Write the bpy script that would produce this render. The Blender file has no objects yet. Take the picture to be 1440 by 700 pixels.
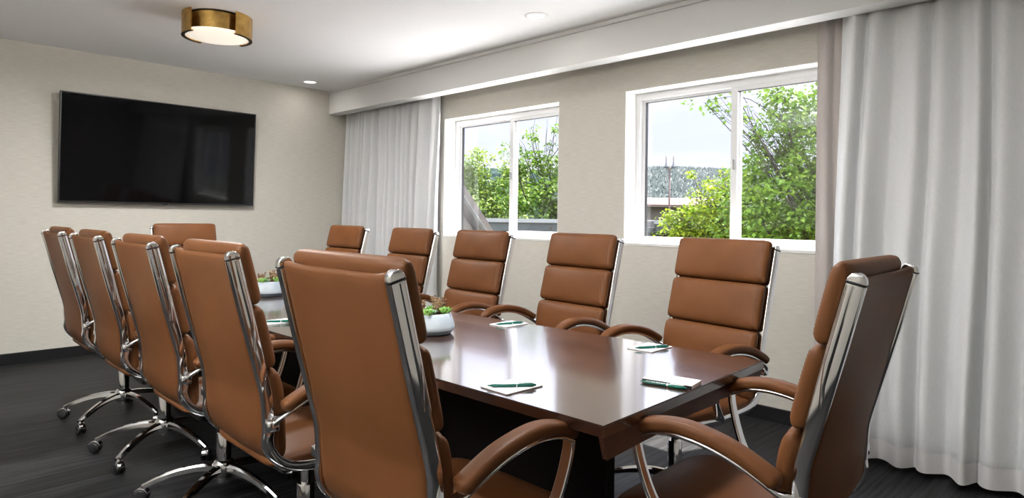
import bpy, bmesh, math, random
from mathutils import Vector, Matrix
C = bpy.context.scene.collection
S = bpy.context.scene
R = math.radians
PI = math.pi

# ------------------------------------------------------------------ camera
cam_d = bpy.data.cameras.new('camera')
cam = bpy.data.objects.new('camera', cam_d)
C.objects.link(cam)
fw = Vector((-0.70461935, 0.70958549, 0.0))
rt = Vector((0.70952939, 0.70456364, 0.01257477))
up = Vector((-0.00892287, -0.00886042, 0.99992093))
M4 = Matrix((rt, up, -fw)).transposed().to_4x4()
M4.translation = Vector((6.5263, -3.9558, 1.2349))
cam.matrix_world = M4
cam_d.sensor_width = 36.0
cam_d.lens = 906.86 / 1440 * 36
cam_d.shift_y = -44.744 / 1440
cam_d.clip_start = 0.05
cam_d.clip_end = 2000
S.camera = cam

# ------------------------------------------------------------------ world, sun, exposure
EXPOSURE = 0.0
SUN = 32.0
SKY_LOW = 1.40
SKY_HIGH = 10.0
S.view_settings.view_transform = 'Standard'
S.view_settings.look = 'None'
S.view_settings.gamma = 1.0
S.view_settings.use_curve_mapping = False
S.view_settings.exposure = EXPOSURE

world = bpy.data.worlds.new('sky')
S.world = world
world.use_nodes = True
nt = world.node_tree
nt.nodes.clear()
wo = nt.nodes.new('ShaderNodeOutputWorld')
bg = nt.nodes.new('ShaderNodeBackground')
tc = nt.nodes.new('ShaderNodeTexCoord')
sx = nt.nodes.new('ShaderNodeSeparateXYZ')
rp = nt.nodes.new('ShaderNodeValToRGB')
nt.links.new(tc.outputs['Generated'], sx.inputs[0])
nt.links.new(sx.outputs['Z'], rp.inputs[0])
e = rp.color_ramp.elements
e[0].position = 0.0
e[0].color = (0.76, 0.80, 0.97, 1)
e[1].position = 0.35
e[1].color = (0.66, 0.74, 0.98, 1)
nz = nt.nodes.new('ShaderNodeTexNoise')
nz.inputs['Scale'].default_value = 3.5
nz.inputs['Detail'].default_value = 6
mpw = nt.nodes.new('ShaderNodeMapping')
mpw.inputs['Scale'].default_value = (1, 1, 3.5)
nt.links.new(tc.outputs['Generated'], mpw.inputs[0])
nt.links.new(mpw.outputs[0], nz.inputs['Vector'])
cr = nt.nodes.new('ShaderNodeValToRGB')
cr.color_ramp.elements[0].position = 0.42
cr.color_ramp.elements[1].position = 0.68
nt.links.new(nz.outputs['Fac'], cr.inputs[0])
mx = nt.nodes.new('ShaderNodeMixRGB')
mx.inputs[2].default_value = (0.93, 0.93, 1.0, 1)
nt.links.new(cr.outputs[0], mx.inputs[0])
nt.links.new(rp.outputs[0], mx.inputs[1])
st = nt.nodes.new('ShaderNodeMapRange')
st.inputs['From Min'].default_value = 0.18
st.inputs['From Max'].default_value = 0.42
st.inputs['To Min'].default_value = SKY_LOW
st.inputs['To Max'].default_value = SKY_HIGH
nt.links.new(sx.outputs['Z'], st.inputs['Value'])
nt.links.new(mx.outputs[0], bg.inputs['Color'])
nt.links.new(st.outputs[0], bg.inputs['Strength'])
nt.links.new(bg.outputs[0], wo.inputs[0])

sun_d = bpy.data.lights.new('sun', 'SUN')
sun_d.energy = SUN
sun_d.angle = R(0.6)
sun_d.color = (1.0, 0.95, 0.87)
sun = bpy.data.objects.new('sun', sun_d)
C.objects.link(sun)
sun.location = (6, 6, 14)
sun.rotation_euler = Vector((0.16, 0.46, 0.87)).to_track_quat('Z', 'Y').to_euler()

# daylight portals in the two window openings (guide sampling of the sky)
for px in (2.394, 4.488):
    ld = bpy.data.lights.new('window_portal', 'AREA')
    ld.shape = 'RECTANGLE'
    ld.size = 1.45
    ld.size_y = 1.13
    ld.cycles.is_portal = True
    lo = bpy.data.objects.new('window_portal', ld)
    C.objects.link(lo)
    lo.location = (px, 0.19, 1.605)
    lo.rotation_euler = (R(-90), 0, 0)

DRUM_W = 58.0
DOWN_W = 1.3
ADDED_UPLIGHT_W = 230.0

# ------------------------------------------------------------------ helpers
def obj(name, bm, mat, parent=None, smooth=True, matrix=None):
    me = bpy.data.meshes.new(name)
    bmesh.ops.recalc_face_normals(bm, faces=bm.faces)
    bm.to_mesh(me)
    bm.free()
    if mat is not None:
        for m in (mat if isinstance(mat, (list, tuple)) else [mat]):
            me.materials.append(m)
    if smooth:
        for p in me.polygons:
            p.use_smooth = True
    o = bpy.data.objects.new(name, me)
    C.objects.link(o)
    if parent is not None:
        o.parent = parent
    if matrix is not None:
        o.matrix_local = matrix
    return o

def autosmooth(o, deg=35):
    me = o.data
    bm = bmesh.new()
    bm.from_mesh(me)
    for ed in bm.edges:
        if len(ed.link_faces) == 2 and ed.calc_face_angle(0) > R(deg):
            ed.smooth = False
    bm.to_mesh(me)
    bm.free()
    return o

def tag(o, label=None, cat=None, group=None, kind=None):
    if label: o['label'] = label
    if cat: o['category'] = cat
    if group: o['group'] = group
    if kind: o['kind'] = kind
    return o

def thing(name, loc, rz=0.0):
    o = bpy.data.objects.new(name, None)
    o.empty_display_size = 0.1
    C.objects.link(o)
    o.location = loc
    o.rotation_euler = (0, 0, rz)
    return o

def children(o):
    return [c for c in bpy.data.objects if c.parent == o]

def copy_tree(o, parent=None):
    kids = [k for k in o.children]
    c = o.copy()
    C.objects.link(c)
    if parent is not None:
        c.parent = parent
        c.matrix_parent_inverse = o.matrix_parent_inverse.copy()
    for k in kids:
        copy_tree(k, c)
    return c

def bx(bm, x0, x1, y0, y1, z0, z1, bev=0.0, seg=2):
    t = bmesh.new()
    bmesh.ops.create_cube(t, size=1)
    for v in t.verts:
        v.co = Vector(((x0 + x1) / 2 + v.co.x * (x1 - x0), (y0 + y1) / 2 + v.co.y * (y1 - y0), (z0 + z1) / 2 + v.co.z * (z1 - z0)))
    if bev > 0:
        bmesh.ops.bevel(t, geom=list(t.edges), offset=bev, segments=seg, affect='EDGES', profile=0.5)
    join(bm, t)
    return bm

def join(bm, t, mat=None):
    if mat is not None:
        t.transform(mat)
    m = {}
    for v in t.verts:
        m[v] = bm.verts.new(v.co)
    for f in t.faces:
        try:
            nf = bm.faces.new([m[v] for v in f.verts])
            nf.material_index = f.material_index
        except ValueError:
            pass
    t.free()

def box(*a, **k):
    bm = bmesh.new()
    return bx(bm, *a, **k)

def sweep(bm, path, section, side=None, cap=True, scales=None):
    """section: closed list of (a, b); a goes along the side vector, b along the normal."""
    n = len(path)
    rings = []
    prev = None
    for i, p in enumerate(path):
        p = Vector(p)
        if i == 0: t = Vector(path[1]) - p
        elif i == n - 1: t = p - Vector(path[i - 1])
        else: t = (Vector(path[i + 1]) - p).normalized() + (p - Vector(path[i - 1])).normalized()
        t.normalize()
        if side is not None:
            s = Vector(side)
            s = (s - t * s.dot(t)).normalized()
        else:
            if prev is None:
                ref = Vector((0, 0, 1)) if abs(t.z) < 0.9 else Vector((1, 0, 0))
                s = t.cross(ref).normalized()
            else:
                s = (prev - t * prev.dot(t)).normalized()
            prev = s
        nn = t.cross(s).normalized()
        sa, sb = (1, 1) if scales is None else (scales[i] if isinstance(scales[i], tuple) else (scales[i], scales[i]))
        rings.append([bm.verts.new(p + s * (a * sa) + nn * (b * sb)) for a, b in section])
    k = len(section)
    for i in range(n - 1):
        for j in range(k):
            bm.faces.new((rings[i][j], rings[i][(j + 1) % k], rings[i + 1][(j + 1) % k], rings[i + 1][j]))
    if cap:
        bm.faces.new(rings[0])
        bm.faces.new(list(reversed(rings[-1])))
    return bm

def circ(r, n=10):
    return [(r * math.cos(2 * PI * i / n), r * math.sin(2 * PI * i / n)) for i in range(n)]

def rrect(w, h, r, n=3):
    pts = []
    for cx, cy, a0 in ((w / 2 - r, h / 2 - r, 0), (-w / 2 + r, h / 2 - r, 90), (-w / 2 + r, -h / 2 + r, 180), (w / 2 - r, -h / 2 + r, 270)):
        for i in range(n + 1):
            a = R(a0 + 90 * i / n)
            pts.append((cx + r * math.cos(a), cy + r * math.sin(a)))
    return pts

def tube(bm, path, r, n=8, scales=None):
    return sweep(bm, path, circ(r, n), scales=scales)

def lathe(bm, prof, seg=32, center=(0, 0, 0), a0=0.0, a1=2 * PI, closed=True):
    """prof: list of (r, z)."""
    cx, cy, cz = center
    full = abs(a1 - a0 - 2 * PI) < 1e-6
    cnt = seg if full else seg + 1
    rings = []
    for r_, z_ in prof:
        if r_ < 1e-6 and full:
            rings.append([bm.verts.new((cx, cy, cz + z_))])
        else:
            rings.append([bm.verts.new((cx + r_ * math.cos(a0 + (a1 - a0) * i / seg), cy + r_ * math.sin(a0 + (a1 - a0) * i / seg), cz + z_)) for i in range(cnt)])
    for A, B in zip(rings, rings[1:]):
        m = seg
        for i in range(m):
            j = (i + 1) % cnt
            if len(A) == 1 and len(B) == 1: continue
            if len(A) == 1: bm.faces.new((A[0], B[i], B[j]))
            elif len(B) == 1: bm.faces.new((A[i], A[j], B[0]))
            else: bm.faces.new((A[i], A[j], B[j], B[i]))
    return rings

def smooth_path(pts, n=6, closed=False):
    """Catmull-Rom through the points."""
    P = [Vector(p) for p in pts]
    out = []
    for i in range(len(P) - 1):
        p0 = P[i - 1] if i > 0 else P[i] * 2 - P[i + 1]
        p1, p2 = P[i], P[i + 1]
        p3 = P[i + 2] if i + 2 < len(P) else P[i + 1] * 2 - P[i]
        for k in range(n):
            t = k / n
            out.append(0.5 * ((2 * p1) + (p2 - p0) * t + (2 * p0 - 5 * p1 + 4 * p2 - p3) * t * t + (3 * p1 - p0 - 3 * p2 + p3) * t ** 3))
    out.append(P[-1])
    return out

def spow(x, p):
    return math.copysign(abs(x) ** p, x)

# ------------------------------------------------------------------ materials
def mat(name, base, rough=0.5, metal=0.0, spec=0.5, coat=0.0):
    m = bpy.data.materials.new(name)
    m.use_nodes = True
    b = m.node_tree.nodes['Principled BSDF']
    b.inputs['Base Color'].default_value = (*base, 1)
    b.inputs['Roughness'].default_value = rough
    b.inputs['Metallic'].default_value = metal
    b.inputs['Specular IOR Level'].default_value = spec
    b.inputs['Coat Weight'].default_value = coat
    return m

def noise_col(m, c0, c1, scale=10, stretch=(1, 1, 1), detail=4, lo=0.35, hi=0.65, bump=0.0, coord='Object', dist=0.002, rough=None):
    nt = m.node_tree
    b = nt.nodes['Principled BSDF']
    tc = nt.nodes.new('ShaderNodeTexCoord')
    mp = nt.nodes.new('ShaderNodeMapping')
    mp.inputs['Scale'].default_value = stretch
    n = nt.nodes.new('ShaderNodeTexNoise')
    n.inputs['Scale'].default_value = scale
    n.inputs['Detail'].default_value = detail
    r = nt.nodes.new('ShaderNodeValToRGB')
    r.color_ramp.elements[0].position = lo
    r.color_ramp.elements[0].color = (*c0, 1)
    r.color_ramp.elements[1].position = hi
    r.color_ramp.elements[1].color = (*c1, 1)
    nt.links.new(tc.outputs[coord], mp.inputs[0])
    nt.links.new(mp.outputs[0], n.inputs['Vector'])
    nt.links.new(n.outputs['Fac'], r.inputs[0])
    nt.links.new(r.outputs[0], b.inputs['Base Color'])
    if bump:
        bp = nt.nodes.new('ShaderNodeBump')
        bp.inputs['Strength'].default_value = bump
        bp.inputs['Distance'].default_value = dist
        nt.links.new(n.outputs['Fac'], bp.inputs['Height'])
        nt.links.new(bp.outputs[0], b.inputs['Normal'])
    if rough:
        mr = nt.nodes.new('ShaderNodeMapRange')
        mr.inputs['To Min'].default_value = rough[0]
        mr.inputs['To Max'].default_value = rough[1]
        nt.links.new(n.outputs['Fac'], mr.inputs['Value'])
        nt.links.new(mr.outputs[0], b.inputs['Roughness'])
    return m

def glass(name, tint=(1, 1, 1), refl=0.06):
    m = bpy.data.materials.new(name)
    m.use_nodes = True
    nt = m.node_tree
    nt.nodes.clear()
    o = nt.nodes.new('ShaderNodeOutputMaterial')
    t = nt.nodes.new('ShaderNodeBsdfTransparent')
    t.inputs[0].default_value = (*tint, 1)
    g = nt.nodes.new('ShaderNodeBsdfGlossy')
    g.inputs['Roughness'].default_value = 0.01
    x = nt.nodes.new('ShaderNodeMixShader')
    x.inputs[0].default_value = refl
    nt.links.new(t.outputs[0], x.inputs[1])
    nt.links.new(g.outputs[0], x.inputs[2])
    nt.links.new(x.outputs[0], o.inputs[0])
    return m

def fabric(name, c0, c1, trans, stretch=(60, 60, 3)):
    """woven cloth that lets some light through"""
    m = mat(name, c0, 0.9, spec=0.15)
    noise_col(m, c0, c1, scale=8, stretch=stretch, detail=3, lo=0.3, hi=0.7, bump=0.08)
    nt = m.node_tree
    b = nt.nodes['Principled BSDF']
    o = nt.nodes['Material Output']
    t = nt.nodes.new('ShaderNodeBsdfTranslucent')
    t.inputs[0].default_value = (*c1, 1)
    x = nt.nodes.new('ShaderNodeMixShader')
    x.inputs[0].default_value = trans
    nt.links.new(b.outputs[0], x.inputs[1])
    nt.links.new(t.outputs[0], x.inputs[2])
    nt.links.new(x.outputs[0], o.inputs[0])
    return m

def emis(name, col, strength):
    m = bpy.data.materials.new(name)
    m.use_nodes = True
    b = m.node_tree.nodes['Principled BSDF']
    b.inputs['Base Color'].default_value = (*col, 1)
    b.inputs['Emission Color'].default_value = (*col, 1)
    b.inputs['Emission Strength'].default_value = strength
    return m

M = {}
M['leather'] = noise_col(mat('tan_leather', (0.30, 0.11, 0.045), 0.47, spec=0.15), (0.108, 0.0405, 0.0138), (0.130, 0.0495, 0.0178), scale=5, detail=3, bump=0.0)
nt_ = M['leather'].node_tree
_n = nt_.nodes.new('ShaderNodeTexVoronoi'); _n.inputs['Scale'].default_value = 420
_t = nt_.nodes.new('ShaderNodeTexCoord')
_b = nt_.nodes.new('ShaderNodeBump'); _b.inputs['Strength'].default_value = 0.06; _b.inputs['Distance'].default_value = 0.001
nt_.links.new(_t.outputs['Object'], _n.inputs['Vector']); nt_.links.new(_n.outputs['Distance'], _b.inputs['Height'])
nt_.links.new(_b.outputs[0], nt_.nodes['Principled BSDF'].inputs['Normal'])
M['stitch'] = mat('brown_thread', (0.10, 0.035, 0.015), 0.8)
M['chrome'] = mat('chrome', (0.86, 0.86, 0.88), 0.07, metal=1.0)
M['black_plastic'] = mat('black_plastic', (0.012, 0.012, 0.014), 0.45)
M['wood'] = noise_col(mat('espresso_wood', (0.05, 0.02, 0.012), 0.25, spec=0.5, coat=1.0), (0.034, 0.0135, 0.0085), (0.058, 0.024, 0.0155), scale=6, stretch=(26, 3, 26), detail=6, lo=0.3, hi=0.72, rough=(0.16, 0.30))
M['wood'].node_tree.nodes['Principled BSDF'].inputs['Coat Roughness'].default_value = 0.10
M['wood_edge'] = noise_col(mat('espresso_edge', (0.06, 0.022, 0.012), 0.42, spec=0.25), (0.055, 0.020, 0.011), (0.085, 0.032, 0.018), scale=6, stretch=(26, 3, 26), detail=6, lo=0.3, hi=0.72)
M['base'] = mat('black_base', (0.005, 0.0035, 0.003), 0.6, spec=0.12)
M['wall'] = noise_col(mat('grasscloth', (0.52, 0.47, 0.40), 0.9, spec=0.2), (0.565, 0.538, 0.478), (0.685, 0.657, 0.597), scale=4, stretch=(3, 3, 95), detail=5, lo=0.32, hi=0.68, bump=0.25, dist=0.003)
M['white_paint'] = mat('white_paint', (0.80, 0.80, 0.79), 0.75, spec=0.25)
M['ceiling'] = mat('ceiling_paint', (0.87, 0.87, 0.87), 0.85, spec=0.2)
M['jamb'] = mat('white_jamb', (0.86, 0.86, 0.84), 0.5)
M['vinyl'] = mat('white_vinyl', (0.80, 0.80, 0.81), 0.35)
M['black_trim'] = mat('black_trim', (0.010, 0.010, 0.011), 0.35)
M['glass'] = glass('window_glass', (0.985, 0.985, 0.985), 0.05)
M['sheer'] = fabric('white_sheer', (0.76, 0.77, 0.78), (0.85, 0.86, 0.87), 0.14)
M['hem'] = fabric('white_hem', (0.80, 0.79, 0.79), (0.87, 0.86, 0.86), 0.18)
M['taupe'] = fabric('taupe_lining', (0.50, 0.455, 0.435), (0.57, 0.52, 0.50), 0.10)
M['brass'] = noise_col(mat('aged_brass', (0.5, 0.3, 0.08), 0.28, metal=1.0), (0.42, 0.26, 0.075), (0.62, 0.40, 0.13), scale=18, detail=5, rough=(0.22, 0.42))
M['bronze'] = mat('dark_bronze', (0.045, 0.028, 0.012), 0.4, metal=0.8)
M['diffuser'] = emis('opal_glass', (1.0, 0.92, 0.79), 0.62)
M['led'] = emis('lit_lens', (1.0, 0.97, 0.92), 2.5)
M['screen'] = mat('screen_glass', (0.003, 0.003, 0.0035), 0.06, spec=0.15)
M['bezel'] = mat('tv_bezel', (0.008, 0.008, 0.009), 0.35)
M['paper'] = mat('paper', (0.86, 0.87, 0.88), 0.7)
M['pen'] = mat('green_pen', (0.004, 0.115, 0.085), 0.25)
M['silver'] = mat('pen_silver', (0.75, 0.76, 0.76), 0.2, metal=1.0)
M['white_ink'] = mat('white_ink', (0.8, 0.85, 0.83), 0.5)
M['bowl'] = noise_col(mat('glazed_bowl', (0.7, 0.74, 0.79), 0.35), (0.46, 0.55, 0.64), (0.60, 0.67, 0.73), scale=9, detail=4)
M['bowl_base'] = mat('blue_grey_base', (0.24, 0.30, 0.36), 0.4)
M['soil'] = noise_col(mat('soil', (0.06, 0.035, 0.02), 0.95), (0.03, 0.018, 0.01), (0.12, 0.07, 0.04), scale=60)
M['succ_green'] = noise_col(mat('succulent_green', (0.13, 0.34, 0.06), 0.5), (0.10, 0.30, 0.04), (0.30, 0.50, 0.12), scale=25)
M['succ_blue'] = noise_col(mat('succulent_blue_green', (0.16, 0.32, 0.2), 0.5), (0.12, 0.28, 0.16), (0.34, 0.50, 0.36), scale=25)
M['succ_brown'] = noise_col(mat('succulent_brown', (0.2, 0.12, 0.06), 0.6), (0.16, 0.08, 0.045), (0.40, 0.27, 0.14), scale=40)

# floor: charcoal planks that run across the room
fm = mat('charcoal_planks', (0.03, 0.03, 0.032), 0.55, spec=0.18)
nt = fm.node_tree
b = nt.nodes['Principled BSDF']
tc = nt.nodes.new('ShaderNodeTexCoord')
mp = nt.nodes.new('ShaderNodeMapping'); mp.inputs['Scale'].default_value = (26, 1.0, 1)
n1 = nt.nodes.new('ShaderNodeTexNoise'); n1.inputs['Scale'].default_value = 2.0; n1.inputs['Detail'].default_value = 7
r1 = nt.nodes.new('ShaderNodeValToRGB')
r1.color_ramp.elements[0].position = 0.36; r1.color_ramp.elements[0].color = (0.003, 0.003, 0.0035, 1)
r1.color_ramp.elements[1].position = 0.74; r1.color_ramp.elements[1].color = (0.040, 0.040, 0.043, 1)
bk = nt.nodes.new('ShaderNodeTexBrick')
mpb = nt.nodes.new('ShaderNodeMapping'); mpb.inputs['Rotation'].default_value = (0, 0, R(90))
bk.inputs['Scale'].default_value = 1.0
bk.inputs['Brick Width'].default_value = 1.2
bk.inputs['Row Height'].default_value = 0.16
bk.inputs['Mortar Size'].default_value = 0.0025
bk.inputs['Color1'].default_value = (0.85, 0.85, 0.85, 1)
bk.inputs['Color2'].default_value = (1.15, 1.15, 1.15, 1)
bk.inputs['Mortar'].default_value = (0.25, 0.25, 0.25, 1)
ml = nt.nodes.new('ShaderNodeMixRGB'); ml.blend_type = 'MULTIPLY'; ml.inputs[0].default_value = 1
nt.links.new(tc.outputs['Object'], mp.inputs[0]); nt.links.new(mp.outputs[0], n1.inputs['Vector']); nt.links.new(n1.outputs['Fac'], r1.inputs[0])
nt.links.new(tc.outputs['Object'], mpb.inputs[0]); nt.links.new(mpb.outputs[0], bk.inputs['Vector'])
nt.links.new(r1.outputs[0], ml.inputs[1]); nt.links.new(bk.outputs['Color'], ml.inputs[2]); nt.links.new(ml.outputs[0], b.inputs['Base Color'])
bp = nt.nodes.new('ShaderNodeBump'); bp.inputs['Strength'].default_value = 0.25; bp.inputs['Distance'].default_value = 0.002
nt.links.new(n1.outputs['Fac'], bp.inputs['Height']); nt.links.new(bp.outputs[0], b.inputs['Normal'])
M['floor'] = fm

def leafmat(name, c0, c1, trans=0.35):
    m = mat(name, c0, 0.55, spec=0.3)
    nt = m.node_tree
    b = nt.nodes['Principled BSDF']
    g = nt.nodes.new('ShaderNodeNewGeometry')
    r = nt.nodes.new('ShaderNodeValToRGB')
    r.color_ramp.elements[0].color = (*c0, 1)
    r.color_ramp.elements[1].color = (*c1, 1)
    nt.links.new(g.outputs['Random Per Island'], r.inputs[0])
    nt.links.new(r.outputs[0], b.inputs['Base Color'])
    t = nt.nodes.new('ShaderNodeBsdfTranslucent')
    nt.links.new(r.outputs[0], t.inputs[0])
    x = nt.nodes.new('ShaderNodeMixShader')
    x.inputs[0].default_value = trans
    o = nt.nodes['Material Output']
    nt.links.new(b.outputs[0], x.inputs[1]); nt.links.new(t.outputs[0], x.inputs[2]); nt.links.new(x.outputs[0], o.inputs[0])
    return m
M['leaf'] = leafmat('yellow_green_leaves', (0.0701, 0.1360, 0.0028), (0.2250, 0.2810, 0.0151))
M['leaf_mid'] = leafmat('mid_green_leaves', (0.0400, 0.0998, 0.0060), (0.1350, 0.2150, 0.0220))
M['leaf_pale'] = leafmat('pale_green_leaves', (0.0800, 0.1450, 0.0172), (0.2000, 0.2650, 0.0450))
M['leaf_far'] = leafmat('far_leaves', (0.1200, 0.1812, 0.0894), (0.2400, 0.3081, 0.1513), 0.2)
M['bark'] = noise_col(mat('bark', (0.0625, 0.0469, 0.0344), 0.9), (0.0125, 0.0094, 0.0069), (0.0350, 0.0269, 0.0206), scale=14, stretch=(1, 1, 0.2))

# ------------------------------------------------------------------ the room
H = 2.61
XB, YL = 8.2, -5.4          # back wall and left wall
ZS = 2.357                  # underside of the soffit
W1 = (1.668, 3.12)
W2 = (3.7624, 5.214)
WZ = (1.039, 2.172)

def struct(name, bm, m, smooth=False):
    o = obj(name, bm, m, smooth=smooth)
    o['kind'] = 'structure'
    return o

struct('floor', box(-0.2, XB + 0.2, YL - 0.2, 0.3, -0.15, 0.0), M['floor'])
struct('ceiling', box(-0.2, XB + 0.2, YL - 0.2, 0.3, H, H + 0.12), M['ceiling'])
struct('wall_far', box(-0.2, 0.0, YL - 0.2, 0.2, 0.0, H), M['wall'])
struct('wall_left', box(0.0, XB, YL - 0.2, YL, 0.0, H), M['wall'])
struct('wall_back', box(XB, XB + 0.2, YL - 0.2, 0.2, 0.0, H), M['wall'])
bm = bmesh.new()
T = 0.2
bx(bm, 0, XB, 0, T, 0, WZ[0])
bx(bm, 0, XB, 0, T, WZ[1], H)
bx(bm, 0, W1[0], 0, T, WZ[0], WZ[1])
bx(bm, W1[1], W2[0], 0, T, WZ[0], WZ[1])
bx(bm, W2[1], XB, 0, T, WZ[0], WZ[1])
struct('wall_right', bm, M['wall'])
HB = 0.088
struct('baseboard_far', box(0.0, 0.013, YL, 0.0, 0, HB, bev=0.003), M['black_trim'])
struct('baseboard_right', box(0.013, XB, -0.013, 0.0, 0, HB, bev=0.003), M['black_trim'])
struct('baseboard_left', box(0.013, XB, YL, YL + 0.013, 0, HB, bev=0.003), M['black_trim'])
# boxed soffit that hides the curtain track
bm = bmesh.new()
bx(bm, 0.0, XB, -0.30, -0.16, ZS, H)
struct('trim_1', bm, M['white_paint'])
struct('trim_2', box(0.0, XB, -0.322, -0.30, H - 0.028, H), M['white_paint'])
# track in the pocket above the curtains
struct('trim_3', box(0.02, XB - 0.02, -0.115, -0.085, H - 0.03, H, bev=0.004), M['white_paint'])

def window(name, x0, x1):
    root = thing(name, ((x0 + x1) / 2, 0.0, WZ[0]))
    root['kind'] = 'structure'
    w = x1 - x0
    h = WZ[1] - WZ[0]
    a, c = -w / 2, w / 2
    # reveal lining
    bm = bmesh.new()
    t = 0.004
    bx(bm, a, a + t, -0.001, 0.20, 0, h)
    bx(bm, c - t, c, -0.001, 0.20, 0, h)
    bx(bm, a + t, c - t, -0.001, 0.20, h - t, h)
    obj('window_reveal', bm, M['jamb'], root, False)
    obj('window_sill', box(a + t, c - t, -0.004, 0.20, 0, 0.022, bev=0.003), M['jamb'], root, False)
    y0, y1 = 0.135, 0.195
    bm = bmesh.new()
    f = 0.042
    z0 = 0.022
    bx(bm, a + t, a + f, y0, y1, z0, h - t, bev=0.003)
    bx(bm, c - f, c - t, y0, y1, z0, h - t, bev=0.003)
    bx(bm, a + f, c - f, y0, y1, h - f - 0.012, h - t, bev=0.003)
    bx(bm, a + f, c - f, y0, y1, z0, z0 + 0.022, bev=0.003)
    obj('window_frame', bm, M['vinyl'], root, False)
    ztop = h - f - 0.012
    zb = z0 + 0.022
    mx_ = 0.075
    for nm, xa, xb_, ya, yb, s in (('sash', a + f, mx_ + 0.012, 0.163, 0.188, 0.030), ('sash', mx_ - 0.046, c - f, 0.138, 0.162, 0.046)):
        bm = bmesh.new()
        bx(bm, xa, xa + s, ya, yb, zb, ztop, bev=0.002)
        bx(bm, xb_ - s, xb_, ya, yb, zb, ztop, bev=0.002)
        bx(bm, xa + s, xb_ - s, ya, yb, ztop - s * 0.6, ztop, bev=0.002)
        bx(bm, xa + s, xb_ - s, ya, yb, zb, zb + s * 0.7, bev=0.002)
        so = obj(nm, bm, M['vinyl'], root, False)
        ym = (ya + yb) / 2
        g = 0.0035
        bm = bmesh.new()
        if ya > 0.15:
            bx(bm, xa + s - 0.001, xa + s + g, ya - 0.001, yb, zb + s * .7, ztop - s * .6)
        bx(bm, xa + s, xb_ - s, ya - 0.001, yb, ztop - s * .6 - g, ztop - s * .6 + .001)
        obj('gasket', bm, M['black_trim'], so, False)
        obj('pane', box(xa + s - 0.004, xb_ - s + 0.004, ym - 0.002, ym + 0.002, zb + s * 0.5, ztop - s * 0.4), M['glass'], so, False)
    obj('latch', box(mx_ - 0.026, mx_ - 0.012, 0.126, 0.138, h * 0.47, h * 0.47 + 0.07, bev=0.003), M['silver'], root, False)
    return root
window('window_1', *W1)
window('window_2', *W2)

# ------------------------------------------------------------------ curtains
def curtain(name, x0, x1, zt, zb, yf, amp, period, seed, m, hem=None, parts_of=None, n=340, nz=18):
    rng = random.Random(seed)
    L = x1 - x0
    # folds of uneven width
    edges = [0.0]
    while edges[-1] < L:
        edges.append(edges[-1] + period * rng.uniform(0.6, 1.45))
    amps = [rng.uniform(0.55, 1.2) for _ in edges]
    def wave(s, z):
        for i in range(len(edges) - 1):
            if s <= edges[i + 1] + 1e-9:
                u = (s - edges[i]) / (edges[i + 1] - edges[i])
                c = 0.5 - 0.5 * math.cos(2 * PI * (u ** (0.62 if i % 2 else 1.5)))
                return -amps[i] * (c ** 0.7)
        return 0.0
    def build(z0, z1, k, off):
        bm = bmesh.new()
        g = []
        for j in range(k + 1):
            z = z0 + (z1 - z0) * j / k
            row = []
            for i in range(n + 1):
                s = L * i / n
                sh = 0.010 * math.sin(5 * s + 2.1 * z + seed)
                f = 0.55 + 0.45 * min(1.0, 1.6 * (zt - z) / (zt - zb))
                y = yf(z) + amp * f * wave(min(max(s + sh, 0), L), z) + 0.003 * math.sin(47 * s + 3 * z)
                row.append(bm.verts.new((x0 + s, y + off, z)))
            g.append(row)
        for j in range(k):
            for i in range(n):
                bm.faces.new((g[j][i], g[j][i + 1], g[j + 1][i + 1], g[j + 1][i]))
        return bm
    o = obj(name, build(zb, zt, nz, 0.0), m)
    so = o.modifiers.new('thickness', 'SOLIDIFY'); so.thickness = 0.0025
    if hem:
        h = obj('hem', build(zb - 0.001, zb + 0.095, 2, -0.0032), M['hem'], o)
    return o

def yf_near(z):
    t = (2.5 - z) / 2.5
    return -0.088 - 0.205 * t ** 1.2
cu = curtain('curtain', 0.02, 1.665, 2.5, 0.022, lambda z: -0.045, 0.115, 0.100, 4, M['sheer'], hem=True)
tag(cu, 'white pleated floor-length curtain hanging in the corner beside the television wall', 'curtain')
cu = curtain('curtain', 5.285, 7.6, 2.5, 0.03, yf_near, 0.105, 0.125, 11, M['sheer'], hem=True)
tag(cu, 'wide white pleated floor-length curtain behind the near end of the table, right of the windows', 'curtain')
cu = curtain('curtain', 5.125, 6.9, 2.5, 0.02, lambda z: -0.018, 0.040, 0.13, 3, M['taupe'])
tag(cu, 'narrow strip of taupe blackout curtain beside the right window, behind the wide white curtain', 'curtain')

# ------------------------------------------------------------------ television
tv = thing('television', (0.0, -1.9945, 1.776))
tilt = Matrix.Translation((0.085, 0, 0)) @ Matrix.Rotation(R(3.0), 4, 'Y')
hw, hh = 0.820, 0.462
bm = box(-0.022, 0.014, -hw, hw, -hh, hh, bev=0.003)
obj('casing', bm, M['bezel'], tv, False, tilt)
bm = box(0.0135, 0.0155, -hw + 0.011, hw - 0.011, -hh + 0.015, hh - 0.009)
obj('screen', bm, M['screen'], tv, False, tilt)
obj('sensor', box(0.002, 0.015, -0.022, 0.022, -hh - 0.006, -hh + 0.001, bev=0.002), M['black_plastic'], tv, False, tilt)
obj('wall_mount', box(0.0, 0.062, -0.24, 0.24, -0.18, 0.18, bev=0.004), M['black_plastic'], tv, False)
tag(tv, 'large black flat screen television mounted on the beige wall', 'television')

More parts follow.
